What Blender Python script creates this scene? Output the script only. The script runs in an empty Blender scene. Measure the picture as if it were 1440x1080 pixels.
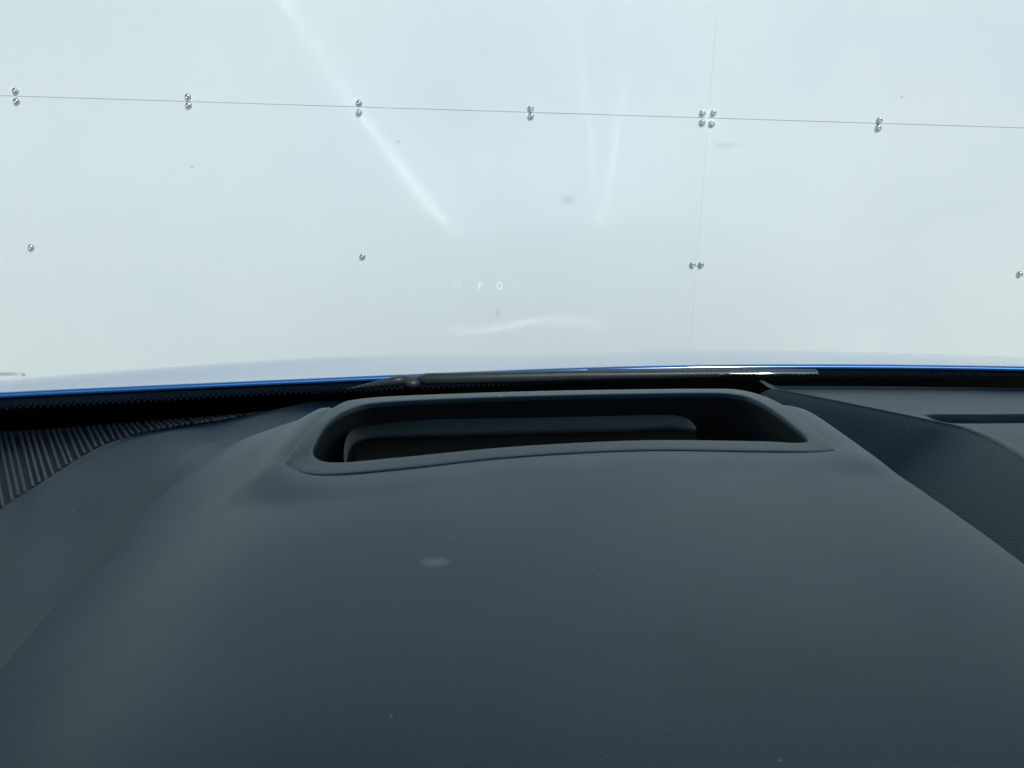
import bpy, bmesh, math, random
import numpy as np
from mathutils import Vector
random.seed(7)
C = bpy.context.scene.collection
sc = bpy.context.scene
R = math.radians

# ------------------------------------------------------------------ camera, sky, sun, exposure
CAM_Z = 1.16
PITCH = R(12.0)
cam_d = bpy.data.cameras.new('camera'); cam = bpy.data.objects.new('camera', cam_d); C.objects.link(cam)
cam_d.sensor_width = 36.0; cam_d.lens = 36.0 * 1081 / 1440
cam_d.clip_start = 0.01; cam_d.clip_end = 3000
cam.location = (0, 0, CAM_Z); cam.rotation_euler = (R(90) - PITCH, 0, 0)
sc.camera = cam

SUN_EL, SUN_AZ = R(40), R(23)            # behind the car, over the right shoulder
SDIR = Vector((math.sin(SUN_AZ) * math.cos(SUN_EL), -math.cos(SUN_AZ) * math.cos(SUN_EL), math.sin(SUN_EL)))
w = bpy.data.worlds.new('World'); sc.world = w; w.use_nodes = True
wn = w.node_tree.nodes; wl = w.node_tree.links
sky = wn.new('ShaderNodeTexSky'); sky.sky_type = 'NISHITA'; sky.sun_disc = False
sky.sun_elevation = SUN_EL; sky.sun_rotation = R(180) - SUN_AZ
bg = wn['Background']; bg.inputs['Strength'].default_value = 0.12
wl.new(sky.outputs[0], bg.inputs['Color'])
sd = bpy.data.lights.new('sun', 'SUN'); sd.energy = 3.0; sd.angle = R(0.53); sd.color = (1.0, 0.965, 0.92)
so = bpy.data.objects.new('sun', sd); C.objects.link(so)
so.rotation_euler = (-SDIR).to_track_quat('-Z', 'Y').to_euler(); so.location = (2, -4, 6)
vs = sc.view_settings
vs.view_transform = 'Standard'; vs.look = 'None'; vs.gamma = 1.0; vs.use_curve_mapping = False
vs.exposure = -0.15
sc.cycles.blur_glossy = 0.0
sc.cycles.caustics_reflective = True
sc.cycles.sample_clamp_indirect = 0.0
sc.cycles.use_guiding = True; sc.cycles.guiding_training_samples = 128; sc.cycles.use_surface_guiding = True
sc.cycles.max_bounces = 10; sc.cycles.transparent_max_bounces = 12

# ------------------------------------------------------------------ measuring helpers (eye-relative metres; +y ahead, +z up)
F = 1081.0; cP, sP = math.cos(PITCH), math.sin(PITCH)
def ray(px, py):
    a = (px - 720) / F; b = (540 - py) / F
    return a, cP + b * sP, -sP + b * cP
def at_z(px, py, z):
    a, y, zz = ray(px, py); t = z / zz
    return (a * t, y * t, z)
def at_y(px, py, yy):
    a, y, z = ray(px, py); t = yy / y
    return (a * t, yy, z * t)
def lerp(a, b, t): return a + (b - a) * t
def sstep(t):
    t = np.clip(t, 0, 1); return t * t * (3 - 2 * t)
def softplus(t, k): return k * np.logaddexp(0, np.asarray(t) / k)
def interp(x, pts):
    p = np.array(pts, float).T; return np.interp(x, p[0], p[1])
def smooth_interp(x, pts, h):
    x = np.asarray(x, float)
    return sum(interp(x + d * h, pts) * wgt for d, wgt in ((-1, .12), (-.6, .2), (-.2, .18), (.2, .18), (.6, .2), (1, .12)))
def spline(pts, n, closed=False):
    P = [Vector(p) for p in pts]; out = []
    m = len(P); segs = m if closed else m - 1
    for k in range(n if closed else n + 1):
        u = k / n * segs; i = min(int(u), segs - 1); t = u - i
        g = (lambda j: P[j % m]) if closed else (lambda j: P[max(0, min(m - 1, j))])
        a, b, c, d = g(i - 1), g(i), g(i + 1), g(i + 2)
        out.append(0.5 * ((2 * b) + (c - a) * t + (2 * a - 5 * b + 4 * c - d) * t * t + (3 * b - a - 3 * c + d) * t ** 3))
    return out

# ------------------------------------------------------------------ materials
def mat(name):
    m = bpy.data.materials.new(name); m.use_nodes = True
    nt = m.node_tree; return m, nt, nt.nodes['Principled BSDF']
def N(nt, t, **kw):
    n = nt.nodes.new(t)
    for k, v in kw.items(): setattr(n, k, v)
    return n
def noise(nt, scale, detail=2.0, rough=.5):
    tc = N(nt, 'ShaderNodeTexCoord'); n = N(nt, 'ShaderNodeTexNoise')
    n.inputs['Scale'].default_value = scale; n.inputs['Detail'].default_value = detail; n.inputs['Roughness'].default_value = rough
    nt.links.new(tc.outputs['Object'], n.inputs['Vector']); return n
def ramp(nt, src, stops):
    r = N(nt, 'ShaderNodeValToRGB'); e = r.color_ramp.elements
    e[0].position, e[0].color = stops[0][0], (*stops[0][1], 1); e[1].position, e[1].color = stops[-1][0], (*stops[-1][1], 1)
    for p, c in stops[1:-1]:
        x = e.new(p); x.color = (*c, 1)
    nt.links.new(src, r.inputs[0]); return r
def mixc(nt, fac, a, b):
    m = N(nt, 'ShaderNodeMix', data_type='RGBA')
    for s, v in ((m.inputs['Factor'], fac), (m.inputs['A'], a), (m.inputs['B'], b)):
        if isinstance(v, (int, float)): s.default_value = v
        elif isinstance(v, tuple): s.default_value = (*v, 1)
        else: nt.links.new(v, s)
    return m.outputs['Result']
def math_(nt, op, a, b=None):
    m = N(nt, 'ShaderNodeMath', operation=op)
    for i, v in enumerate((a, b)):
        if v is None: continue
        if isinstance(v, (int, float)): m.inputs[i].default_value = v
        else: nt.links.new(v, m.inputs[i])
    return m.outputs[0]
def simple(name, col, rough=.5, metal=0.0, spec=.5, coat=0.0, var=0.0, scale=6.0, bump=0.0, bscale=300.0):
    m, nt, b = mat(name)
    b.inputs['Base Color'].default_value = (*col, 1); b.inputs['Roughness'].default_value = rough
    b.inputs['Metallic'].default_value = metal; b.inputs['Specular IOR Level'].default_value = spec
    b.inputs['Coat Weight'].default_value = coat; b.inputs['Coat Roughness'].default_value = .03
    if var:
        n = noise(nt, scale, 4)
        lo = tuple(c * (1 - var) for c in col); hi = tuple(min(1, c * (1 + var)) for c in col)
        nt.links.new(ramp(nt, n.outputs[0], [(.3, lo), (.7, hi)]).outputs[0], b.inputs['Base Color'])
    if bump:
        n = noise(nt, bscale, 3); bp = N(nt, 'ShaderNodeBump'); bp.inputs['Strength'].default_value = bump; bp.inputs['Distance'].default_value = .0006
        nt.links.new(n.outputs[0], bp.inputs['Height']); nt.links.new(bp.outputs[0], b.inputs['Normal'])
    return m
def spot_mask(nt, centre, size, soft=.5, wob=0.0):
    """1 inside an uneven ellipse (object space), fading out to 0."""
    tc = N(nt, 'ShaderNodeTexCoord'); mp = N(nt, 'ShaderNodeMapping'); mp.vector_type = 'POINT'
    mp.inputs['Location'].default_value = tuple(-c / s for c, s in zip(centre, size)); mp.inputs['Scale'].default_value = tuple(1 / s for s in size)
    nt.links.new(tc.outputs['Object'], mp.inputs['Vector'])
    ln = N(nt, 'ShaderNodeVectorMath', operation='LENGTH'); nt.links.new(mp.outputs[0], ln.inputs[0])
    v = ln.outputs['Value']
    if wob:
        n = noise(nt, 1.5 / max(size), 5, .7); v = math_(nt, 'ADD', v, math_(nt, 'MULTIPLY', math_(nt, 'SUBTRACT', n.outputs[0], .5), wob))
    r = N(nt, 'ShaderNodeMapRange'); r.inputs['From Min'].default_value = 1 - soft; r.inputs['From Max'].default_value = 1
    r.inputs['To Min'].default_value = 1; r.inputs['To Max'].default_value = 0; nt.links.new(v, r.inputs['Value'])
    return r.outputs[0]
def soft_plastic(name, col, rough=.45, spec=.56, grain=.25, gscale=1400, dust=True, marks=(), gdist=.0004):
    """soft-touch moulded dashboard skin: fine grain, faint wear clouds, dust specks"""
    m, nt, b = mat(name)
    n = noise(nt, 9, 5, .6)
    base = ramp(nt, n.outputs[0], [(.3, tuple(c * .88 for c in col)), (.7, tuple(c * 1.12 for c in col))]).outputs[0]
    if dust:
        tc = N(nt, 'ShaderNodeTexCoord'); v = N(nt, 'ShaderNodeTexVoronoi', feature='F1'); v.inputs['Scale'].default_value = 70
        v.inputs['Randomness'].default_value = 1
        nt.links.new(tc.outputs['Object'], v.inputs['Vector'])
        sel = N(nt, 'ShaderNodeSeparateColor'); nt.links.new(v.outputs['Color'], sel.inputs[0])
        near = math_(nt, 'LESS_THAN', v.outputs['Distance'], .045); rare = math_(nt, 'GREATER_THAN', sel.outputs[0], .8)
        base = mixc(nt, math_(nt, 'MULTIPLY', math_(nt, 'MULTIPLY', near, rare), .35), base, (.5, .52, .52))
    for centre, size, c, k in marks:
        base = mixc(nt, math_(nt, 'MULTIPLY', spot_mask(nt, centre, size, .8, .9), k), base, c)
    nt.links.new(base, b.inputs['Base Color'])
    n2 = noise(nt, 14, 4); rr = N(nt, 'ShaderNodeMapRange'); rr.inputs['To Min'].default_value = rough - .05; rr.inputs['To Max'].default_value = rough + .06
    nt.links.new(n2.outputs[0], rr.inputs['Value']); nt.links.new(rr.outputs[0], b.inputs['Roughness'])
    b.inputs['Specular IOR Level'].default_value = spec
    if grain:
        g = noise(nt, gscale, 2, .6); bp = N(nt, 'ShaderNodeBump'); bp.inputs['Strength'].default_value = grain; bp.inputs['Distance'].default_value = gdist
        nt.links.new(g.outputs[0], bp.inputs['Height']); nt.links.new(bp.outputs[0], b.inputs['Normal'])
    return m
def glass(name, tint, streak=False):
    m, nt, b = mat(name); nt.nodes.remove(b); out = nt.nodes['Material Output']
    tr = N(nt, 'ShaderNodeBsdfTransparent'); tr.inputs[0].default_value = (*tint, 1)
    gl = N(nt, 'ShaderNodeBsdfGlossy'); gl.inputs['Roughness'].default_value = 0.0
    lw = N(nt, 'ShaderNodeLayerWeight'); lw.inputs['Blend'].default_value = .5
    p = math_(nt, 'POWER', lw.outputs['Facing'], 5.0)
    fr = math_(nt, 'ADD', math_(nt, 'MULTIPLY', p, .9), .05)
    mx = N(nt, 'ShaderNodeMixShader'); nt.links.new(fr, mx.inputs[0]); nt.links.new(tr.outputs[0], mx.inputs[1]); nt.links.new(gl.outputs[0], mx.inputs[2])
    nt.links.new(mx.outputs[0], out.inputs['Surface'])
    return m
def paint(name):
    m, nt, b = mat(name)
    b.inputs['Base Color'].default_value = (.006, .11, .36, 1); b.inputs['Metallic'].default_value = .35; b.inputs['Roughness'].default_value = .34
    b.inputs['Coat Weight'].default_value = 1.0; b.inputs['Coat Roughness'].default_value = .08; b.inputs['Coat IOR'].default_value = 1.6
    n = noise(nt, 2600, 1); bp = N(nt, 'ShaderNodeBump'); bp.inputs['Strength'].default_value = .12; bp.inputs['Distance'].default_value = .0003
    nt.links.new(n.outputs[0], bp.inputs['Height']); nt.links.new(bp.outputs[0], b.inputs['Normal'])
    return m
def hud_light(name, strength, col=(.85, 1, 1)):
    m, nt, b = mat(name); nt.nodes.remove(b); out = nt.nodes['Material Output']
    tr = N(nt, 'ShaderNodeBsdfTransparent'); em = N(nt, 'ShaderNodeEmission'); em.inputs['Color'].default_value = (*col, 1); em.inputs['Strength'].default_value = strength
    ad = N(nt, 'ShaderNodeAddShader'); nt.links.new(tr.outputs[0], ad.inputs[0]); nt.links.new(em.outputs[0], ad.inputs[1]); nt.links.new(ad.outputs[0], out.inputs['Surface'])
    return m
def panel_mat():
    """white coated sheet with faint clouds, specks and grime low down on the left"""
    m, nt, b = mat('white_panel')
    n = noise(nt, .9, 5, .55)
    base = ramp(nt, n.outputs[0], [(.28, (.71, .755, .80)), (.45, (.77, .80, .825)), (.55, (.79, .82, .82)), (.72, (.81, .835, .825))]).outputs[0]
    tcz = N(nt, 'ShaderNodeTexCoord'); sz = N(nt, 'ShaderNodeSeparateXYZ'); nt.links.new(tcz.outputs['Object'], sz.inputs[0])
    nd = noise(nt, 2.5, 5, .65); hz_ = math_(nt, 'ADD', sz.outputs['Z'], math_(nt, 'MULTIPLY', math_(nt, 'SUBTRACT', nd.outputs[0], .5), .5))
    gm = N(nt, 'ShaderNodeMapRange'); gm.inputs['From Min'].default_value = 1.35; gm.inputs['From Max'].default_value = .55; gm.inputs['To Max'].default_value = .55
    nt.links.new(hz_, gm.inputs['Value']); base = mixc(nt, gm.outputs[0], base, (.72, .74, .69))   # warm light low on the wall, painted into the sheet colour
    n2 = noise(nt, 7, 6, .7)
    base = mixc(nt, math_(nt, 'MULTIPLY', ramp(nt, n2.outputs[0], [(.62, (0, 0, 0)), (.78, (1, 1, 1))]).outputs[0], .05), base, (.55, .58, .57))
    tc = N(nt, 'ShaderNodeTexCoord'); v = N(nt, 'ShaderNodeTexVoronoi', feature='F1'); v.inputs['Scale'].default_value = 3.2
    nt.links.new(tc.outputs['Object'], v.inputs['Vector'])
    sel = N(nt, 'ShaderNodeSeparateColor'); nt.links.new(v.outputs['Color'], sel.inputs[0])
    k = math_(nt, 'MULTIPLY', math_(nt, 'LESS_THAN', v.outputs['Distance'], .018), math_(nt, 'GREATER_THAN', sel.outputs[1], .55))
    base = mixc(nt, math_(nt, 'MULTIPLY', k, .3), base, (.3, .32, .32))
    oi = N(nt, 'ShaderNodeObjectInfo'); base = mixc(nt, math_(nt, 'MULTIPLY', oi.outputs['Random'], .18), base, (.70, .76, .80))
    for px, py, size, c, k in ((797, 281, (.035, .5, .02), (.45, .47, .47), .35), (1022, 204, (.06, .5, .012), (.45, .5, .5), .3), (700, 440, (.015, .5, .03), (.5, .5, .48), .3), (8, 526, (.085, .5, .012), (.22, .23, .22), .75), (14, 541, (.13, .5, .035), (.45, .46, .44), .5), (33, 527, (.012, .5, .010), (.2, .2, .2), .8),
                            (270, 235, (.006, .5, .006), (.4, .4, .4), .7), (1268, 136, (.008, .5, .006), (.4, .4, .4), .6), (560, 199, (.012, .5, .008), (.45, .45, .45), .5)):
        p = at_y(px, py, WY); base = mixc(nt, math_(nt, 'MULTIPLY', spot_mask(nt, (p[0], 0, p[2] + CAM_Z), size, .8, 1.1), k), base, c)
    nt.links.new(base, b.inputs['Base Color'])
    b.inputs['Roughness'].default_value = .38
    n3 = noise(nt, 2.2, 2); bp = N(nt, 'ShaderNodeBump'); bp.inputs['Strength'].default_value = .15; bp.inputs['Distance'].default_value = .004
    nt.links.new(n3.outputs[0], bp.inputs['Height']); nt.links.new(bp.outputs[0], b.inputs['Normal'])
    return m

WY = 2.78
M = {}
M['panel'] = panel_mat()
M['batten'] = simple('white_batten', (.75, .78, .78), .6, var=.1)
M['screw'] = simple('zinc_screw', (.62, .65, .66), .28, metal=1.0, var=.12, scale=90)
M['rubber'] = simple('black_rubber', (.02, .02, .022), .6, var=.2)
M['asphalt'] = simple('concrete_yard', (.36, .335, .30), .9, var=.2, scale=3, bump=.6, bscale=160)
M['dirt'] = simple('dried_mud', (.34, .33, .30), .9, var=.3, scale=40)
M['paint'] = paint('blue_metallic_paint')
M['black'] = simple('black_trim', (.006, .007, .008), .4, var=.2, scale=30)
M['lip_shade'] = simple('lip_shade_navy', (.004, .011, .026), .5, spec=.4, var=.2, scale=30)
M['frit'] = simple('black_ceramic_band', (.003, .003, .0035), .35)
M['frit_mat'] = M['frit']
M['wiper'] = simple('wiper_black_coating', (.028, .038, .045), .45, spec=.5, var=.2, scale=60)
M['steel'] = simple('wiper_highlight', (.5, .5, .5), .18, metal=1.0, var=.1, scale=40)
M['glass'] = glass('windscreen_glass', (.85, .955, .945))
M['side_glass'] = glass('side_glass', (.20, .23, .23))
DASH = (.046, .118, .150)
M['rim'] = soft_plastic('rim_plastic', tuple(c * .8 for c in DASH), .46, grain=.2, dust=False)
M['pad'] = soft_plastic('pad_plastic', (.036, .080, .108), .5)
M['trim'] = soft_plastic('grained_trim', (.046, .084, .102), .6, spec=.35, grain=1.0, gscale=600, gdist=.0009)
M['grille'] = soft_plastic('grille_plastic', (.085, .105, .112), .42, grain=.8, gscale=900, dust=False)
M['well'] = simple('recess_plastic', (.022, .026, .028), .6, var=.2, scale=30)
M['ledge'] = simple('ledge_plastic', (.075, .095, .080), .6, spec=.3, var=.1, scale=20)
M['mirror'] = simple('projector_cover_glass', (.003, .004, .004), .8, spec=.05)
M['liner'] = simple('headliner_fabric', (.10, .105, .11), .9, var=.1, scale=200)
M['hud'] = hud_light('head_up_light', .24)
M['hud_dim'] = hud_light('head_up_light_dim', .10)
M['seat'] = simple('seat_fabric', (.03, .032, .035), .8, var=.3, scale=120)
M['tyre'] = simple('tyre_rubber', (.02, .02, .02), .8, var=.2)
M['chrome'] = simple('bright_chrome', (.8, .8, .8), .075, metal=1.0, var=.03)
M['lamp'] = simple('lamp_lens', (.55, .58, .6), .08, coat=1)
M['plate'] = simple('alloy', (.5, .5, .52), .3, metal=1.0, var=.05)

# ------------------------------------------------------------------ object helpers
def tag(o, label=None, cat=None, group=None, kind=None):
    for k, v in (('label', label), ('category', cat), ('group', group), ('kind', kind)):
        if v: o[k] = v
    return o
def empty(name, loc):
    o = bpy.data.objects.new(name, None); C.objects.link(o); o.location = loc; o.empty_display_size = .2; return o
def origin(o):
    v = Vector(o.location) if o else Vector()
    while o and o.parent: o = o.parent; v += Vector(o.location)
    return v
def build(name, verts, faces, m, parent=None, smooth=True, rel=True):
    """one mesh object; verts are eye-relative metres when rel, else world"""
    off = origin(parent); up = Vector((0, 0, CAM_Z if rel else 0))
    me = bpy.data.meshes.new(name)
    me.from_pydata([tuple(Vector(v) + up - off) for v in verts], [], faces); me.materials.append(m)
    bm = bmesh.new(); bm.from_mesh(me); bmesh.ops.recalc_face_normals(bm, faces=bm.faces); bm.to_mesh(me); bm.free()
    me.polygons.foreach_set('use_smooth', [smooth] * len(me.polygons))
    o = bpy.data.objects.new(name, me); C.objects.link(o); o.parent = parent
    return o
def grid(rows, flip=False, closed=False):
    n = len(rows[0]); V = [tuple(p) for r in rows for p in r]; Fs = []
    for i in range(len(rows) - 1):
        for j in range(n if closed else n - 1):
            k = (j + 1) % n; f = (i * n + j, i * n + k, (i + 1) * n + k, (i + 1) * n + j)
            Fs.append(f[::-1] if flip else f)
    return V, Fs
def join(*parts):
    V, Fs = [], []
    for v, f in parts:
        b = len(V); V += list(v); Fs += [tuple(b + i for i in q) for q in f]
    return V, Fs
def box(x0, x1, y0, y1, z0, z1, bev=0.0):
    if not bev:
        v = [(x, y, z) for x in (x0, x1) for y in (y0, y1) for z in (z0, z1)]
        return v, [(0, 1, 3, 2), (4, 6, 7, 5), (0, 4, 5, 1), (2, 3, 7, 6), (0, 2, 6, 4), (1, 5, 7, 3)]
    bm = bmesh.new(); bmesh.ops.create_cube(bm, size=1)
    for q in bm.verts: q.co = Vector((lerp(x0, x1, q.co.x + .5), lerp(y0, y1, q.co.y + .5), lerp(z0, z1, q.co.z + .5)))
    bmesh.ops.bevel(bm, geom=bm.edges[:], offset=bev, segments=3, affect='EDGES', profile=.5)
    bm.verts.index_update(); r = ([tuple(q.co) for q in bm.verts], [tuple(q.index for q in f.verts) for f in bm.faces]); bm.free(); return r
def tube(path, radii, n=12, squash=1.0, cap=True):
    rows = []; P = [Vector(p) for p in path]
    for i, p in enumerate(P):
        t = (P[min(i + 1, len(P) - 1)] - P[max(i - 1, 0)]).normalized()
        s = t.cross(Vector((0, 0, 1))).normalized(); u = s.cross(t).normalized(); r = radii[i] if hasattr(radii, '__len__') else radii
        rows.append([p + s * math.cos(2 * math.pi * k / n) * r + u * math.sin(2 * math.pi * k / n) * r * squash for k in range(n)])
    V, Fs = grid(rows, closed=True)
    if cap: Fs += [tuple(range(n)), tuple(range(len(V) - n, len(V)))]
    return V, Fs
def lathe(prof, centre, axis, n=24):
    """prof: (radius, height along axis)"""
    ax = Vector(axis).normalized(); s = ax.orthogonal().normalized(); u = ax.cross(s)
    rows = [[Vector(centre) + ax * h + (s * math.cos(2 * math.pi * k / n) + u * math.sin(2 * math.pi * k / n)) * r for k in range(n)] for r, h in prof]
    V, Fs = grid(rows, closed=True)
    Fs += [tuple(range(n)), tuple(range(len(V) - n, len(V)))]
    return V, Fs

# ------------------------------------------------------------------ ground
G = build('ground', *grid([[(x, y, 0) for x in np.linspace(-400, 400, 41)] for y in np.linspace(-400, 400, 41)]), M['asphalt'], rel=False)
tag(G, kind='structure')

# ------------------------------------------------------------------ white panel wall
ROLL = 0.030
wall = tag(empty('panel_wall', (0, WY, 0)), 'white sheet panel wall with rows of screws in front of the blue car', 'wall', kind='thing')
jx, _, jz = at_y(996.5, 166, WY)
jz0 = jz + CAM_Z
ux = Vector((math.cos(ROLL), 0, -math.sin(ROLL))); uz = Vector((math.sin(ROLL), 0, math.cos(ROLL)))
J = Vector((jx, 0, jz))                                     # the crossing of the joints in view
STUD = .615
def wp(a, b, dy=0.0):                                       # a along the joints, b up, from the crossing
    return Vector((0, WY, 0)) + J + ux * a + uz * b + Vector((0, dy, 0))
SHEET_W, SHEET_H, GAP = STUD * 6, 1.48, .0015
def sheet(a0, a1, b0, b1):
    bm = bmesh.new(); bmesh.ops.create_cube(bm, size=1)
    for q in bm.verts:
        q.co = wp(lerp(a0, a1, q.co.x + .5), lerp(b0, b1, q.co.z + .5), .0015 + q.co.y * .003)
    bmesh.ops.bevel(bm, geom=bm.edges[:], offset=.0003, segments=1, affect='EDGES')
    bm.verts.index_update(); r = ([tuple(q.co) for q in bm.verts], [tuple(q.index for q in f.verts) for f in bm.faces]); bm.free()
    return r
panels = {}
for col in range(-2, 2):
    for row in (-1, 0, 1):
        a0, a1 = col * SHEET_W + GAP / 16, (col + 1) * SHEET_W - GAP / 16
        b0 = row * SHEET_H + GAP / 2; b1 = (row + 1) * SHEET_H - GAP / 2
        if row == -1: b0 = -jz0 - .25
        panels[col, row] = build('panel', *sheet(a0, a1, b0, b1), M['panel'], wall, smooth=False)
back = build('batten_frame', *join(*[(lambda q: q)(([wp(a, b, dy) for a in (-2 * SHEET_W, 2 * SHEET_W) for dy in (.0033, .05) for b in (-jz0 - .3, SHEET_H * 2)],
             box(0, 1, 0, 1, 0, 1)[1]))]), M['batten'], wall, smooth=False)

# a screw: rubber washer, domed head with a driver recess
def screw_mesh():
    ax = Vector((0, -1, 0)); n = 16
    prof = [(.0115, 0), (.0118, .0015), (.0112, .0028), (.0102, .0034), (.0100, .0052), (.0088, .0078), (.0066, .0094), (.0042, .0101), (.0036, .0096), (.0026, .0066)]
    V, Fs = lathe(prof, (0, 0, 0), ax, n)
    me = bpy.data.meshes.new('screw'); me.from_pydata([tuple(v) for v in V], [], Fs); me.materials.append(M['screw'])
    bm = bmesh.new(); bm.from_mesh(me); bmesh.ops.recalc_face_normals(bm, faces=bm.faces); bm.to_mesh(me); bm.free()
    me.polygons.foreach_set('use_smooth', [True] * len(me.polygons)); return me
SCREW = screw_mesh()
def put_screw(p, key):
    o = bpy.data.objects.new('screw', SCREW); C.objects.link(o); par = panels[key]; o.parent = par
    o.location = Vector(p) + Vector((0, 0, CAM_Z)) - origin(par)
    o.rotation_euler = (R(random.uniform(-9, 9)), random.uniform(0, 6.28), R(random.uniform(-9, 9)))
def panel_at(a, b): return (int(math.floor(a / SHEET_W)), int(math.floor(b / SHEET_H)))
seen = []
for px, py in [(22, 128), (23.5, 142.5), (264.5, 136), (265.5, 148), (505, 145), (505, 158.5), (746.5, 152.5), (746.5, 163.5), (988, 159), (1003, 159),
               (987.5, 172.5), (1001, 174), (1236.5, 169.5), (1235, 180), (44, 348), (510, 360.5), (974, 372.5), (985.5, 372.5), (1433.5, 385.5)]:
    p = Vector(at_y(px, py, WY)); d = p - J - Vector((0, WY, 0)); a, b = d.dot(ux), d.dot(uz)
    seen.append((a, b)); put_screw(p, panel_at(a, b))
for row in (-1, 0, 1):                                      # the same fixing pattern beyond the frame
    for k in range(-11, 12):
        for da in ((-.02, .02) if k % 6 == 0 else (0,)):
            for b in (row * SHEET_H + .016, (row + 1) * SHEET_H - .016, *( [row * SHEET_H + .49, row * SHEET_H + .96] if k % 2 == 0 else [])):
                a = k * STUD + da
                if b < -jz0 + .05 or (row == 1 and b > 2 * SHEET_H): continue
                if any(abs(a - s) < .16 and abs(b - t) < .16 for s, t in seen): continue
                q = wp(a, b); fw = q.y * cP - q.z * sP; u, v = 720 + F * q.x / fw, 540 - F * (q.y * sP + q.z * cP) / fw
                if -15 < u < 1455 and -15 < v < 555: continue
                put_screw(q, panel_at(a, b))

# ------------------------------------------------------------------ the car
CX = .322
car = tag(empty('parked_car', (CX, .6, 0)), 'blue metallic car seen over its dark dashboard, nose towards the white panel wall', 'car')
S = .87
XT = np.array([-.9, -.82, -.74, -.66, -.58, -.5, -.42, -.34, -.26, -.18, -.1, -.02, .06, .14, .22, .3, .38, .46, .54, .62, .7, .78, .86, .94, 1.02, 1.1])
ZE = np.array([-.1938, -.1938, -.1938, -.1951, -.1955, -.1962, -.1966, -.1967, -.1965, -.1958, -.1949, -.1936, -.1922, -.1912, -.1904, -.1898, -.1896, -.1894, -.1895, -.1896, -.1897, -.1901, -.1903, -.1899, -.1899, -.1899])
GT = np.array([-0.062, -0.045, -0.031, -0.0197, -0.0115, -0.0049, -0.0011, 0.0022, -0.0014, -0.0060, -0.0092, -0.0109, -0.0113, -0.0107, -0.0098, -0.0082, -0.0074, -0.0075, -0.0076, -0.0084, -0.0091, -0.0098, -0.0107, -0.0117, -0.0122, -0.0125])
XT2 = np.concatenate([[-1.6], XT, [1.2, 1.3, 1.4, 1.5, 1.64, 2.3]]); ZE2 = np.concatenate([[-.196], ZE, [-.1905, -.191, -.192, -.193, -.194, -.197]])
GT2 = np.concatenate([[-.30], GT, [-.0132, -.0147, -.019, -.029, -.052, -.30]])
def sm(xx, T): return smooth_interp(xx, list(zip(XT2, T)), .06)
def edge_y(x): return S * (1.02 - .16 * (x / S - .37) ** 2)
def edge_z(x): return S * sm(x / S, ZE2)
def bonnet_z(x, y):
    X = x / S; t = (y - edge_y(x)) / S
    fall = -.05 * t - .13 * t ** 2 + .075 * (.08 * np.logaddexp(0, (t - .46) / .08)) ** 2
    Xg = .37 + (X - .37) * (1 + TAPER * (t - .40))
    z = S * (sm(X, ZE2) + fall + sm(Xg, GT2) * (1 - np.exp(-t / .16)))
    for (x0, y0, x1, y1, dep, sig) in CREASES:              # shallow pressed creases that run in towards the nose
        u = (y - y0) / (y1 - y0); xc = x0 + (x1 - x0) * u
        z = z - dep * np.exp(-((x - xc) / sig) ** 2) * sstep((u + .1) / .2)
    return z
TAPER = .9
CREASES = [(.758, 1.0, .57, 1.80, .0005, .032), (.937, 1.0, .59, 1.80, .0005, .032)]
HW = .98                                                    # half width
xs = CX + np.concatenate([np.linspace(-HW, HW, 181)])
FRONT = 1.0 * S
rows = []
# rear lip: rolled under
for dz, dy in ((-.0062, .002), (-.0055, -.0008), (-.0045, -.0018), (-.0018, -.0008), (-.0005, .0012)):
    rows.append([(x, edge_y(x) + dy, edge_z(x) + dz) for x in xs])
for t in np.concatenate([np.linspace(.004, .5, 90), np.linspace(.51, .90, 60)]):
    r = []
    for x in xs: r.append((x, edge_y(x) + t, bonnet_z(x, edge_y(x) + t)))
    rows.append(r)
bn = build('bonnet', *grid(rows), M['paint'], car)
build('bonnet_lip_shade', *grid([[(x, edge_y(x) + dy, edge_z(x) + dz) for x in xs] for dz, dy in ((-.0050, .001), (-.0066, .0022), (-.03, .003), (-.09, .012))]), M['lip_shade'], car)  # dark navy strip: shade under the bonnet lip put into the colour
# nose below the bonnet's front edge
last = rows[-1]
def nose_row(k, dy, dz): return [(CX + (x - CX) * k, y + dy, z + dz) for x, y, z in last]
build('bumper', *grid([nose_row(.998, .004, -.004), nose_row(1.0, .03, -.025), nose_row(1.0, .06, -.10), nose_row(1.0, .075, -.2), nose_row(.99, .07, -.36), nose_row(.97, .03, -.48)]), M['paint'], car)
gz = np.mean([p[2] for p in last]); gy = max(p[1] for p in last)
gr = []  # added out of view, shaped to throw a wavy sun glint on the wall
for x in np.linspace(.10, .62, 60):
    k = (x - .10) / .52; y0 = float(interp(x, [(p[0], p[1]) for p in last])) + .004; z0 = float(interp(x, [(p[0], p[2]) for p in last])) - .002; r = []
    wav = .010 * math.cos(2 * math.pi * (k * 1.0 + .06)) * (.4 + .6 * k)
    for q in np.linspace(0, 1, 9):
        u = .026 * q; r.append((x, y0 + u, z0 - (.415 + wav) * u + .010 * u * (1 - q) * -.5))
    gr.append(r)
build('wall_glint_reflector', *grid(gr), M['chrome'], bn)
for s in (-1, 1):
    sx = CX + s * .66; yy = interp(sx, [(p[0], p[1]) for p in last]); zz = interp(sx, [(p[0], p[2]) for p in last])
    build('headlight', *box(sx - .17, sx + .17, yy + .03, yy + .083, zz - .15, zz - .05, .02), M['lamp'], car)
build('radiator_grille', *box(CX - .4, CX + .4, gy + .02, gy + .09, gz - .30, gz - .16, .02), M['black'], car)
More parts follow.
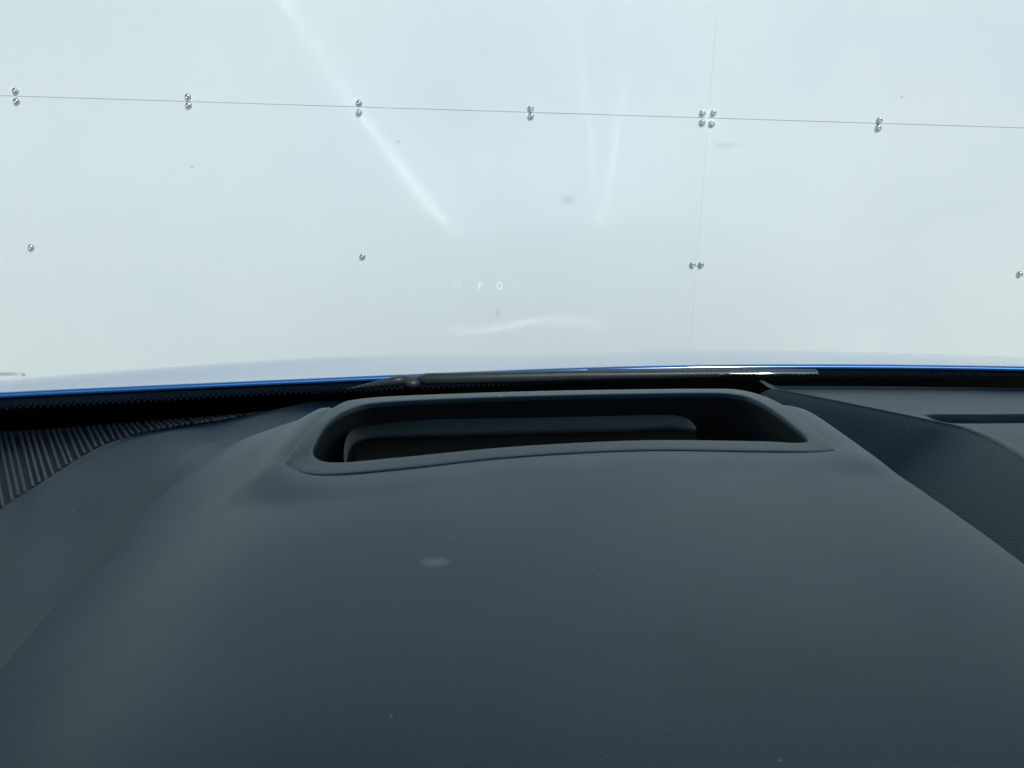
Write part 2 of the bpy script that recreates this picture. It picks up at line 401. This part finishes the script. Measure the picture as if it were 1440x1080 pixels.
# fenders, doors, roof
for s in (-1, 1):
    X = CX + s * HW
    rows = []
    for y in np.linspace(float(edge_y(X)) - .02, float(edge_y(X)) + .9, 24):
        z = float(bonnet_z(X, y)) if y > edge_y(X) else float(edge_z(X))
        wy = abs(y - 1.28); arch = -CAM_Z + .30 if wy > .36 else -CAM_Z + .33 + math.sqrt(max(0, .36 ** 2 - wy ** 2))
        rows.append([(X, y, z - .004), (X + s * .012, y, z - .03), (X + s * .02, y, lerp(z, arch, .5)), (X + s * .012, y, arch)])
    build('fender', *grid(rows), M['paint'], car)
    ye = float(edge_y(X)) - .03
    d = build('door', *grid([[(X - s * .05, y, -.20), (X + s * .0, y, -.24), (X + s * .02, y, -.5), (X, y, -.86)] for y in np.linspace(-1.0, ye, 12)]), M['paint'], car)
    build('window_pane', *grid([[(X - s * .05, y, -.19), (X - s * .12, y, .06), (X - s * .22, y, .235)] for y in (-.95, -.5, -.1)] + [[(X - s * .05, .35, -.19), (X - s * .09, .35, -.08), (X - s * .12, .35, .01)]]), M['side_glass'], d)
    build('door_card', *box(X - s * .055, X - s * .10, -1.0, ye - .1, -.75, -.205), M['seat'], d, smooth=False)
    for wy in (1.28, -1.55):
        wc = (X - s * .09, wy, -CAM_Z + .34)
        wh = build('wheel', *lathe([(.21, -.1), (.31, -.1), (.34, -.08), (.34, .08), (.31, .1), (.21, .1)], wc, (1, 0, 0), 40), M['tyre'], car)
        build('rim', *lathe([(.212, -.02), (.205, s * .085), (.15, s * .06), (.05, s * .07)], wc, (1, 0, 0), 40), M['plate'], wh)
HY, HZ = .26, .285                                          # windscreen header
def base_y(x): return S * (.845 - .2 * (x / S - .37) ** 2)
def base_z(x): return -.158 - .01 * ((x - CX) / HW) ** 2
def ws(x, t):                                                # windscreen point, t = 0 at the base .. 1 at the header
    by, bz = float(base_y(x)), float(base_z(x)); k = (x - CX) / HW
    hx = CX + (x - CX) * lerp(1, .74, t)
    hy = HY - .12 * k * k; hz = HZ - .04 * k * k
    bow = .035 * math.sin(math.pi * t)
    return Vector((hx, lerp(by, hy, t), lerp(bz, hz, t) + bow))
scr = build('windscreen', *grid([[ws(x, t) for x in np.linspace(CX - HW + .06, CX + HW - .06, 49)] for t in np.linspace(0, 1, 40)]), M['glass'], car)
for s in (-1, 1):
    x = CX + s * (HW - .045)
    build('windscreen_pillar', *tube([ws(x, t) + Vector((s * .012, 0, 0)) for t in np.linspace(-.03, 1.02, 14)], .035, 10), M['black'], car)
build('roof', *join(grid([[(CX + u * (HW - .24), y, .305 - .05 * u ** 4 - .03 * (abs(y + .9) / 1.1) ** 3) for u in np.linspace(-1, 1, 17)] for y in np.linspace(-2.0, HY - .01, 20)])), M['paint'], car)
build('headliner', *grid([[(CX + u * (HW - .26), y, .27 - .045 * u ** 4 - .03 * (abs(y + .9) / 1.1) ** 3) for u in np.linspace(-1, 1, 17)] for y in np.linspace(-1.98, HY - .02, 20)]), M['liner'], car)
build('tailgate', *grid([[(CX + u * HW * k, y, z) for u in np.linspace(-1, 1, 7)] for y, z, k in ((-2.0, .28, .74), (-2.25, -.1, .98), (-2.3, -.8, .98))]), M['paint'], car)
for s in (-1, 1):
    X = CX + s * HW
    build('rear_quarter', *grid([[(CX + s * (HW - .24), y, .27), (X - s * .08, y, -.05), (X, y, -.25), (X, y, -.85)] for y in (-2.2, -1.6, -1.0)]), M['paint'], car)
build('floor_pan', *box(CX - HW + .03, CX + HW - .03, -2.2, .75, -.93, -.88), M['seat'], car, smooth=False)
for sx in (-.06, .74):
    st = build('seat', *join(box(sx - .25, sx + .25, -.85, -.35, -.6, -.42, .05), box(sx - .25, sx + .25, -1.05, -.88, -.5, .05, .05)), M['seat'], car)
    build('headrest', *box(sx - .13, sx + .13, -1.03, -.93, .07, .2, .03), M['seat'], st)

# cowl between bonnet and glass, and the black printed border of the glass
cowl = build('cowl', *grid([[(x, float(base_y(x)) + .012, float(base_z(x)) - .03), (x, lerp(float(base_y(x)), float(edge_y(x)), .5), float(edge_z(x)) - .085), (x, float(edge_y(x)) + .03, float(edge_z(x)) - .085)] for x in xs]), M['black'], car)

# ------------------------------------------------------------------ frit (printed band) with its dotted edge
from mathutils.geometry import intersect_line_line
def ws_hit(px, py, lift=0.0):
    """point of the glass seen along a direction"""
    a, y, z = ray(px, py); d = Vector((a, y, z)); lo, hi = .05, 1.6
    def f(t):
        p = d * t; xx = p.x
        for _ in range(12):                                 # undo the tumblehome
            tt = 0.0
            best = 0
            lo2, hi2 = -.1, 1.0
            for _ in range(26):
                mid = (lo2 + hi2) / 2
                q = ws(xx, mid)
                if q.y > p.y: lo2 = mid
                else: hi2 = mid
            best = lo2; xx = CX + (p.x - CX) / lerp(1, .74, best)
        return p.z - ws(xx, best).z, xx, best
    for _ in range(40):
        mid = (lo + hi) / 2
        if f(mid)[0] > 0: hi = mid                          # above the glass -> outside, further than the glass
        else: lo = mid
    p = d * lo; _, xx, tt = f(lo)
    n = (ws(xx + .01, tt) - ws(xx - .01, tt)).cross(ws(xx, tt + .01) - ws(xx, tt - .01)).normalized()
    if n.z < 0: n = -n
    return p - n * lift, xx, tt
FR = [(-60, 577), (0, 572), (180, 563), (360, 552.5), (520, 546.5), (720, 538), (820, 534), (1000, 528.5), (1200, 526.5), (1440, 527.5), (1500, 528)]
edge = []
for px in np.linspace(-60, 1500, 40):
    p, xx, tt = ws_hit(px, float(interp(px, FR)))
    edge.append((xx, tt))
exs = [e[0] for e in edge]; ets = [e[1] for e in edge]
def frit_t(x): return float(np.interp(x, exs, ets))
rows = []
fx = np.linspace(CX - HW + .06, CX + HW - .06, 700)
def off(p): return p + Vector((0, -.0012, -.0022))
rows = [[off(ws(x, -.02)) for x in fx], [off(ws(x, frit_t(x) * .5)) for x in fx], [off(ws(x, frit_t(x))) for x in fx]]
frit = build('printed_border', *grid(rows), M['frit'], scr)
V, Fs = [], []
for row, (dt, r) in enumerate(((.0015, .0017), (.0065, .0009))):
    for x in np.arange(CX - HW + .08, CX + HW - .08, .0046):
        x = x + row * .0023; t = frit_t(x) + dt; c = off(ws(x, t)); e1 = (ws(x + .01, t) - ws(x - .01, t)).normalized(); e2 = (ws(x, t + .01) - ws(x, t - .01)).normalized()
        b = len(V); V += [c + e1 * math.cos(k * math.pi / 4) * r + e2 * math.sin(k * math.pi / 4) * r * 1.5 for k in range(8)]; Fs.append(tuple(range(b, b + 8)))
tag(build('printed_dots', V, Fs, M['frit'], scr), kind='stuff')

# ------------------------------------------------------------------ wiper, resting in the cowl in front of the glass
wy_ = .80
def wpt(px, py, y=None): return Vector(at_y(px, py, wy_ if y is None else y))
wip = build('wiper', *tube([wpt(588, 534), wpt(600, 533), wpt(700, 531), wpt(812, 528.5), wpt(1000, 526), wpt(1150, 525)], [.004, .0064, .0065, .0062, .0048, .003], 14, 1.0), M['wiper'], car)
build('wiper_tip', *tube([wpt(488, 547.5), wpt(520, 541.5), wpt(555, 536), wpt(572, 533.5)], [.0006, .0026, .0052, .0045], 14), M['wiper'], wip)
hub = wpt(580, 533)
build('pivot_cap', *lathe([(.009, -.006), (.0096, .000), (.0088, .003), (.0056, .0046), (.0015, .005)], hub + Vector((0, 0, -.0025)), (0.1, -.35, .93), 24), M['wiper'], wip)
build('wiper_blade', *tube([wpt(826, 523.5, .805), wpt(930, 522.5, .805), wpt(1060, 522, .805), wpt(1147, 522.5, .805)], [.0035, .0035, .003, .0024], 10), M['wiper'], wip)
build('highlight_strip', *tube([wpt(1012, 527.5, .79), wpt(1026, 526, .79), wpt(1080, 525.8, .79), wpt(1149, 526, .79)], [.0012, .0020, .0020, .0018], 12), M['steel'], wip)  # sun highlight on the wiper, put in as a bright metal strip

# ------------------------------------------------------------------ dashboard
dash = build('dashboard', *grid([[(x, y, z) for x in np.linspace(CX - HW + .07, CX + HW - .07, 25)] for y, z in ((.70, -.21), (.4, -.235), (.1, -.25), (.02, -.30), (.0, -.42), (.06, -.62))]), M['well'], car)

# --- instrument hood with the head-up projector opening
RIM = [ # inner pixel, z, outer pixel, z
 (470, 650, -.1318, 450, 668, -.1330), (560, 643, -.1300, 560, 660, -.1312), (720, 628, -.1284, 720, 643, -.1296), (900, 619, -.1279, 900, 633.5, -.1290),
 (1060, 620, -.1282, 1070, 635, -.1293), (1122, 622.5, -.1286, 1160, 635, -.1298), (1134, 616, -.1276, 1172, 627, -.1290), (1104, 590, -.1240, 1134, 594, -.1255),
 (1068, 566, -.1195, 1092, 564, -.1215), (1036, 555.5, -.1180, 1045, 548.5, -.1192), (980, 553, -.1178, 985, 546.3, -.1188), (800, 556, -.1178, 800, 548.5, -.1188), (640, 561, -.1180, 640, 553, -.1190),
 (530, 567, -.1188, 512, 559.5, -.1198), (490, 577, -.1200, 470, 572, -.1212), (462, 595, -.1235, 432, 607, -.1260), (445, 620, -.1275, 404, 643, -.1310), (442, 640, -.1308, 405, 657, -.1330)]
NS = 144
inner = spline([at_z(a, b, z) for a, b, z, *_ in RIM], NS, True)
outer = spline([at_z(a, b, z) for *_, a, b, z in RIM], NS, True)
cen = sum(inner, Vector()) / NS
rows = []
for k, (t, dz) in enumerate(((-.10, -.014), (-.04, -.0035), (0, -.0004), (.10, .0001), (.3, .0002), (.6, .0003), (.88, .0003), (.96, .0001), (1.0, -.0008), (1.01, -.003))):
    rows.append([o.lerp(i, t) + Vector((0, 0, dz)) for o, i in zip(outer, inner)])
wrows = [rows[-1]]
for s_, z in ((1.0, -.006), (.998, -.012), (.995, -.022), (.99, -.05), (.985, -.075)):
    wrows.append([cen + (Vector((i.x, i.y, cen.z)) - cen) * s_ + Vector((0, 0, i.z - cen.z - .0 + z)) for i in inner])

ZC = [(-.06, -.215), (.0, -.19), (.10, -.164), (.19, -.150), (.30, -.1375), (.40, -.1295), (.46, -.1255), (.55, -.121)]
def hood_top(x, y):
    z = smooth_interp(y, ZC, .05) - .10 * (x - .04) ** 2
    return z - .56 * softplus(-.133 - .018 * sstep((y - .40) / .10) - x, .021)
def on_top(px, py, dz):                                       # where a sight line meets the hood's skin
    a, y, z = ray(px, py); lo, hi = .2, .9
    for _ in range(40):
        m = (lo + hi) / 2
        if z * m > float(hood_top(a * m, y * m)) + dz: lo = m
        else: hi = m
    return a * lo, y * lo
RE = sorted([on_top(px, py, -.004)[::-1] for px, py in ((1700, 985), (1560, 868), (1440, 775), (1320, 692), (1240, 640), (1190, 607), (1150, 580))])
RE = [(-.1, RE[0][1])] + RE + [(.6, RE[-1][1] - .01)]
YF = min(.53, on_top(1110, 572, -.002)[1]); YFL = .522
def hood_z(x, y):
    z = hood_top(x, y)
    xr = smooth_interp(y, RE, .02)
    z = z - .10 * softplus(x - xr + .05, .012) - 2.6 * softplus(x - xr - .001, .0035)
    yf = np.where(x > .05, YF, YFL + .6 * np.maximum(0, -.165 - x))
    mid = sstep((x + .135) / .02) * sstep((.172 - x) / .02)                # behind the opening the skin stops short of the rim
    yf = yf - mid * np.maximum(0, yf - .485)
    z = z - 1.8 * softplus(y - yf, .004)
    return np.maximum(z, -.26)
gx = np.arange(-.33, .285, .0025); gy_ = np.arange(-.06, .60, .0025)
XX, YY = np.meshgrid(gx, gy_); ZZ = hood_z(XX, YY)
# where the rim sits, pull the skin to the rim's foot
poly = [(o.x, o.y) for o in outer]
def inside(x, y):
    c = False; n = len(poly); j = n - 1
    for i in range(n):
        xi, yi = poly[i]; xj, yj = poly[j]
        if (yi > y) != (yj > y) and x < (xj - xi) * (y - yi) / (yj - yi) + xi: c = not c
        j = i
    return c
OA = np.array([(o.x, o.y, o.z) for o in outer])
V = []
for r in range(len(gy_)):
    for c_ in range(len(gx)):
        x, y, z = gx[c_], gy_[r], ZZ[r, c_]
        d2 = (OA[:, 0] - x) ** 2 + (OA[:, 1] - y) ** 2
        i = int(d2.argmin()); d = math.sqrt(d2[i])
        if d < .034 and y < min(YF, YFL) - .012:
            wgt = np.exp(-d2 / (2 * .012 ** 2)); zt = float((OA[:, 2] * wgt).sum() / max(wgt.sum(), 1e-9)) if wgt.sum() > 1e-6 else OA[i, 2]
            k = float(1 - sstep(d / .034)); z = lerp(z, min(zt - .0005, z + .02), k * float(sstep((z + .175) / .035)))
        V.append((x, y, z))
Fs = []; n = len(gx)
for r in range(len(gy_) - 1):
    for c_ in range(n - 1):
        mx_, my_ = gx[c_] + .00125, gy_[r] + .00125
        if -.16 < mx_ < .24 and .36 < my_ < .60:
            if inside(mx_, my_):
                d = math.sqrt(((OA[:, 0] - mx_) ** 2 + (OA[:, 1] - my_) ** 2).min())
                if d > .004: continue
        Fs.append((r * n + c_, r * n + c_ + 1, (r + 1) * n + c_ + 1, (r + 1) * n + c_))
sm_pt = at_z(612, 800, -.142); sm_pt2 = at_z(632, 766, -.14)
car_off = Vector(car.location) - Vector((0, 0, CAM_Z))
def loc(p): return tuple(Vector(p) - car_off)
M['hood'] = soft_plastic('hood_plastic', DASH, .47, marks=[(loc(sm_pt), (.0075, .0055, .02), (.4, .55, .62), .6), (loc(sm_pt2), (.0015, .0012, .01), (.35, .4, .42), .3)])
hood = build('instrument_hood', V, Fs, M['hood'], car)
build('opening_rim', *grid(rows, closed=True), M['rim'], hood)
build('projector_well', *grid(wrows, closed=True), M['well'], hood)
# inside the opening
LA = [(484, 652, -.139), (483, 640, -.137), (485, 622, -.1345), (493, 606, -.133), (520, 592.5, -.132), (600, 589.5, -.1315), (720, 587.5, -.131), (860, 584.5, -.131), (935, 583, -.131), (958, 585.5, -.132), (972, 592, -.1335), (980, 603, -.136)]
LB = [(488, 655, -.1395), (488, 645, -.1385), (492, 630, -.138), (502, 618, -.1375), (528, 612, -.1375), (600, 609.5, -.1375), (720, 606.5, -.1375), (820, 604, -.1375), (885, 602.5, -.1375), (920, 600, -.1365), (950, 600, -.137), (978, 604, -.1365)]
A = spline([at_z(*p) for p in LA], 72); B = spline([at_z(*p) for p in LB], 72)
low = Vector((0, 0, -.03)); bk = Vector((0, .004, -.02))
build('projector_ledge', *grid([[a + bk for a in A], [a + Vector((0, .0008, -.0012)) for a in A], [a + Vector((0, .0002, -.0002)) for a in A], [a.lerp(b, .06) for a, b in zip(A, B)], [a.lerp(b, .94) for a, b in zip(A, B)], [b + Vector((0, -.0003, -.0004)) for b in B], [b + Vector((0, -.0006, -.002)) for b in B]]), M['ledge'], hood)
cv = [b + Vector((0, -.0006, -.002)) for b in B]
build('projector_cover', *grid([cv, [Vector((lerp(b.x, cen.x, .1), lerp(b.y, .40, .6), -.1398)) for b in cv], [Vector((lerp(b.x, cen.x, .1), .37, -.1402)) for b in cv]]), M['mirror'], hood)
# --- left pad, beside the hood
GB = [(-260, 900), (0, 715), (60, 676), (130, 632), (180, 613), (250, 599), (330, 586), (400, 572), (470, 557), (545, 557)]          # border between pad and speaker grille
gb = [at_z(px, py, interp(px, [(-260, -.196), (0, -.190), (60, -.1815), (130, -.1735), (180, -.169), (250, -.1645), (330, -.161), (400, -.1595), (470, -.158)])) for px, py in GB]
gbs = spline(gb, 60)
CR = [(-260, 1240), (-120, 1082), (0, 945), (100, 832), (200, 722), (255, 668), (305, 630), (350, 605), (400, 585), (460, 572), (545, 566)]
crp = []
for px, py in CR:
    x, y = on_top(px, py, -.0005); y2 = min(y, .60); k = y2 / y
    crp.append((x * k, y2, float(hood_top(x * k, y2)) if y <= .52 else -.168))
crs = spline(crp, 60)
pr = []
for p, q in zip(gbs, crs):
    r = [p + Vector((0, 0, -.006)), p + Vector((.0006, -.001, -.001)), p + Vector((.002, -.004, .0003))]
    for t in np.linspace(.05, 1, 16):
        g = p.lerp(q, t); g.z += -.004 * math.sin(math.pi * t); r.append(g)
    for e in (.012, .05):
        g = q + (q - p).normalized() * e; g.z = q.z - .10 * e; r.append(g)
    pr.append(r)
build('dash_pad', *grid(pr), M['pad'], car)

# --- speaker grille under the glass on the left: ribs on a dark sheet
def base_pt(x): return Vector((x, float(base_y(x)) + .004, float(base_z(x)) - .002))
def grille_far(px):
    py = interp(px, [(-260, 622), (0, 600), (100, 592), (200, 583), (300, 576), (400, 568), (470, 556)])
    p = at_z(px, float(py) - 10, interp(px, [(-260, -.172), (0, -.168), (470, -.158)])); yb = float(base_y(p[0])) - .013
    return (p[0], min(p[1], yb), float(base_z(p[0])) - .0035)
def clip_base(p):
    p.y = min(p.y, float(base_y(p.x)) - .010); return p
pxs = np.linspace(-240, 455, 60)
gbx = np.array([(p[0], q[0], q[1], q[2]) for p, q in zip(GB, gb)])
def near_pt(px): return Vector(at_z(px, float(np.interp(px, [g[0] for g in GB], [g[1] for g in GB])), float(interp(px, [(-260, -.196), (0, -.190), (60, -.1815), (130, -.1735), (180, -.169), (250, -.1645), (330, -.161), (400, -.1595), (470, -.158)]))))
grl = build('speaker_grille', *grid([[clip_base(Vector(grille_far(px)).lerp(near_pt(px), t) + Vector((0, 0, -.003))) for t in np.linspace(-.25, 1.0, 8)] for px in pxs]), M['well'], car)
near_curve = spline(gb, 200)
far_curve = [Vector(grille_far(px)) for px in np.linspace(-260, 470, 200)]
rib_x = -.72; k = 0
while rib_x < -.18:
    # a rib runs roughly front to back; meets both borders
    a = min(far_curve, key=lambda p: abs(p.x - rib_x - .000)); bx = rib_x + .055
    b = min(near_curve, key=lambda p: abs(p.x - (rib_x + .72 * (a.y - p.y))))
    if b.y < a.y - .004:
        a2 = a.copy()
        while a2.y > float(base_y(a2.x)) - .008 and (a2 - b).length > .01: a2 = a2 + (b - a2).normalized() * .002
        dirv = (b - a2).normalized(); sd_ = dirv.cross(Vector((0, 0, 1))).normalized(); hw = .00135
        rws = []
        L = (b - a2).length; m_ = max(3, int(L / .0045))
        for q in range(m_ + 1):
            c = a2.lerp(b, q / m_); zz = .0008 if q % 2 else 0.0
            rws.append([c - sd_ * hw + Vector((0, 0, -.0028)), c - sd_ * hw * .7 + Vector((0, 0, -.0004 + zz)), c + sd_ * hw * .7 + Vector((0, 0, -.0004 + zz)), c + sd_ * hw + Vector((0, 0, -.0028))])
        build('rib', *grid(rws), M['grille'], grl)
    rib_x += .0047

# --- right: grained valley side, and the pad beyond its crest
RG = [(1085, 546.5, -.150), (1092, 547.5, -.150), (1180, 565, -.151), (1300, 590, -.153), (1370, 607, -.154), (1440, 645, -.155), (1560, 735, -.158), (1760, 960, -.165)]
crest = spline([at_z(a, b, z) for a, b, z in RG] + [(.352, .10, -.175)], 66)
vr = []
for p in crest:
    r = []
    for t, dz in ((0, -.0012), (.03, -.0), ): pass
    foot = Vector((p.x - .075, p.y - .012, -.215))
    for t in np.linspace(0, 1, 12):
        g = p.lerp(foot, t); g.z = p.z + (foot.z - p.z) * (t ** 1.25) + .0; r.append(g)
    r.append(foot + Vector((-.03, 0, -.010))); r.append(foot + Vector((-.085, 0, -.016)))
    r[0] = p + Vector((.0008, 0, -.0006)); vr.append(r)
build('grained_trim', *grid(vr), M['trim'], car)
# right pad: crest -> right, with a slot running to the right
slot_a = [at_z(px, py, -.157) for px, py in ((1318, 587), (1380, 586), (1440, 585), (1560, 583))]
def pad_z(u, y, x):
    """height right of the crest; u metres from the crest"""
    far = float(np.interp(x, [.2, .7, 1.3], [-.1555, -.158, -.163]))
    z = lerp(-.1545, far, float(sstep((y - .5) / .25)))
    yl = .607 + .02 * (x - .38)                                          # slot line
    d = y - yl; lat = float(sstep((x - .335) / .02))
    if -.026 < d < .006: z -= .017 * float(sstep((d + .026) / .012)) * float(1 - sstep((d - .001) / .0025)) * lat
    return z
prw = []
for p in crest:
    pass
ysam = np.concatenate([np.linspace(.12, .56, 24), np.arange(.565, .63, .0013), np.linspace(.632, .80, 24)])
cy = [p.y for p in crest][::-1]; cxs = [p.x for p in crest][::-1]; cz = [p.z for p in crest][::-1]
for y in ysam:
    x0 = float(np.interp(y, cy, cxs)); z0 = float(np.interp(y, cy, cz)); r = []
    for u in np.concatenate([[0, .0015, .004, .008, .014], np.arange(.018, .12, .004), np.linspace(.125, .95, 28)]):
        x = x0 + u; z = pad_z(u, y, x); k = float(sstep(u / .02)); r.append((x, y, lerp(z0 - .0006 + (.0012 if .001 < u < .006 else 0), z, k)))
        r[-1] = (x, min(y, float(base_y(x)) - .010), r[-1][2])
    prw.append(r)
build('passenger_pad', *grid(prw), M['pad'], car)

# ------------------------------------------------------------------ head-up readout, thrown on the inside of the glass
hud = empty('head_up_readout', (0, 0, 0)); hud.parent = car
hud.location = Vector((0, 0, CAM_Z)) - Vector(car.location)
def hud_strokes(name, strokes, wd, m):
    V, Fs = [], []
    for st in strokes:
        L, Rr = [], []
        for i, (x, y) in enumerate(st):
            a = st[max(0, i - 1)]; b = st[min(len(st) - 1, i + 1)]; dx, dy = b[0] - a[0], b[1] - a[1]; h = math.hypot(dx, dy) or 1
            L.append((x - dy / h * wd / 2, y + dx / h * wd / 2)); Rr.append((x + dy / h * wd / 2, y - dx / h * wd / 2))
        b0 = len(V)
        for l, r in zip(L, Rr): V += [ws_hit(*l, lift=.003)[0], ws_hit(*r, lift=.003)[0]]
        for i in range(len(st) - 1): Fs.append((b0 + 2 * i, b0 + 2 * i + 1, b0 + 2 * i + 3, b0 + 2 * i + 2))
    o = build(name, [v for v in V], Fs, m, None, smooth=False); o.parent = hud
    o.data.transform(__import__('mathutils').Matrix.Translation((0, 0, -CAM_Z))); return o
def arc(cx, cy, rx, ry, a0, a1, n=14): return [(cx + rx * math.cos(R(lerp(a0, a1, i / n))), cy + ry * math.sin(R(lerp(a0, a1, i / n)))) for i in range(n + 1)]
hud_strokes('letter', [[(673, 403), (673, 393.5)], [(673, 394), (675.5, 394)] + arc(675.8, 396.3, 2.2, 2.3, -90, 90, 8) + [(675.5, 398.7), (673, 398.7)]], 1.5, M['hud'])
hud_strokes('digit', [arc(702, 398, 3.2, 4.6, 0, 360, 18)], 1.6, M['hud'])
hud_strokes('unit_text', [[(717, 402), (717, 398)], [(719, 399.5), (717, 400.6), (719.3, 402)], [(721, 402), (721, 399.6), (723, 399.8), (723, 402)], [(724.5, 402), (726, 398)], [(727.5, 402), (727.5, 398)], [(727.5, 400), (729.5, 400), (729.5, 402)]], .9, M['hud_dim'])
hud_strokes('speed_icon', [arc(642, 397, 5.5, 5.5, 0, 360, 20), arc(642, 398.5, 2.6, 2.6, 180, 360, 8), [(642, 398.5), (644, 396)]], 1.1, M['hud_dim'])
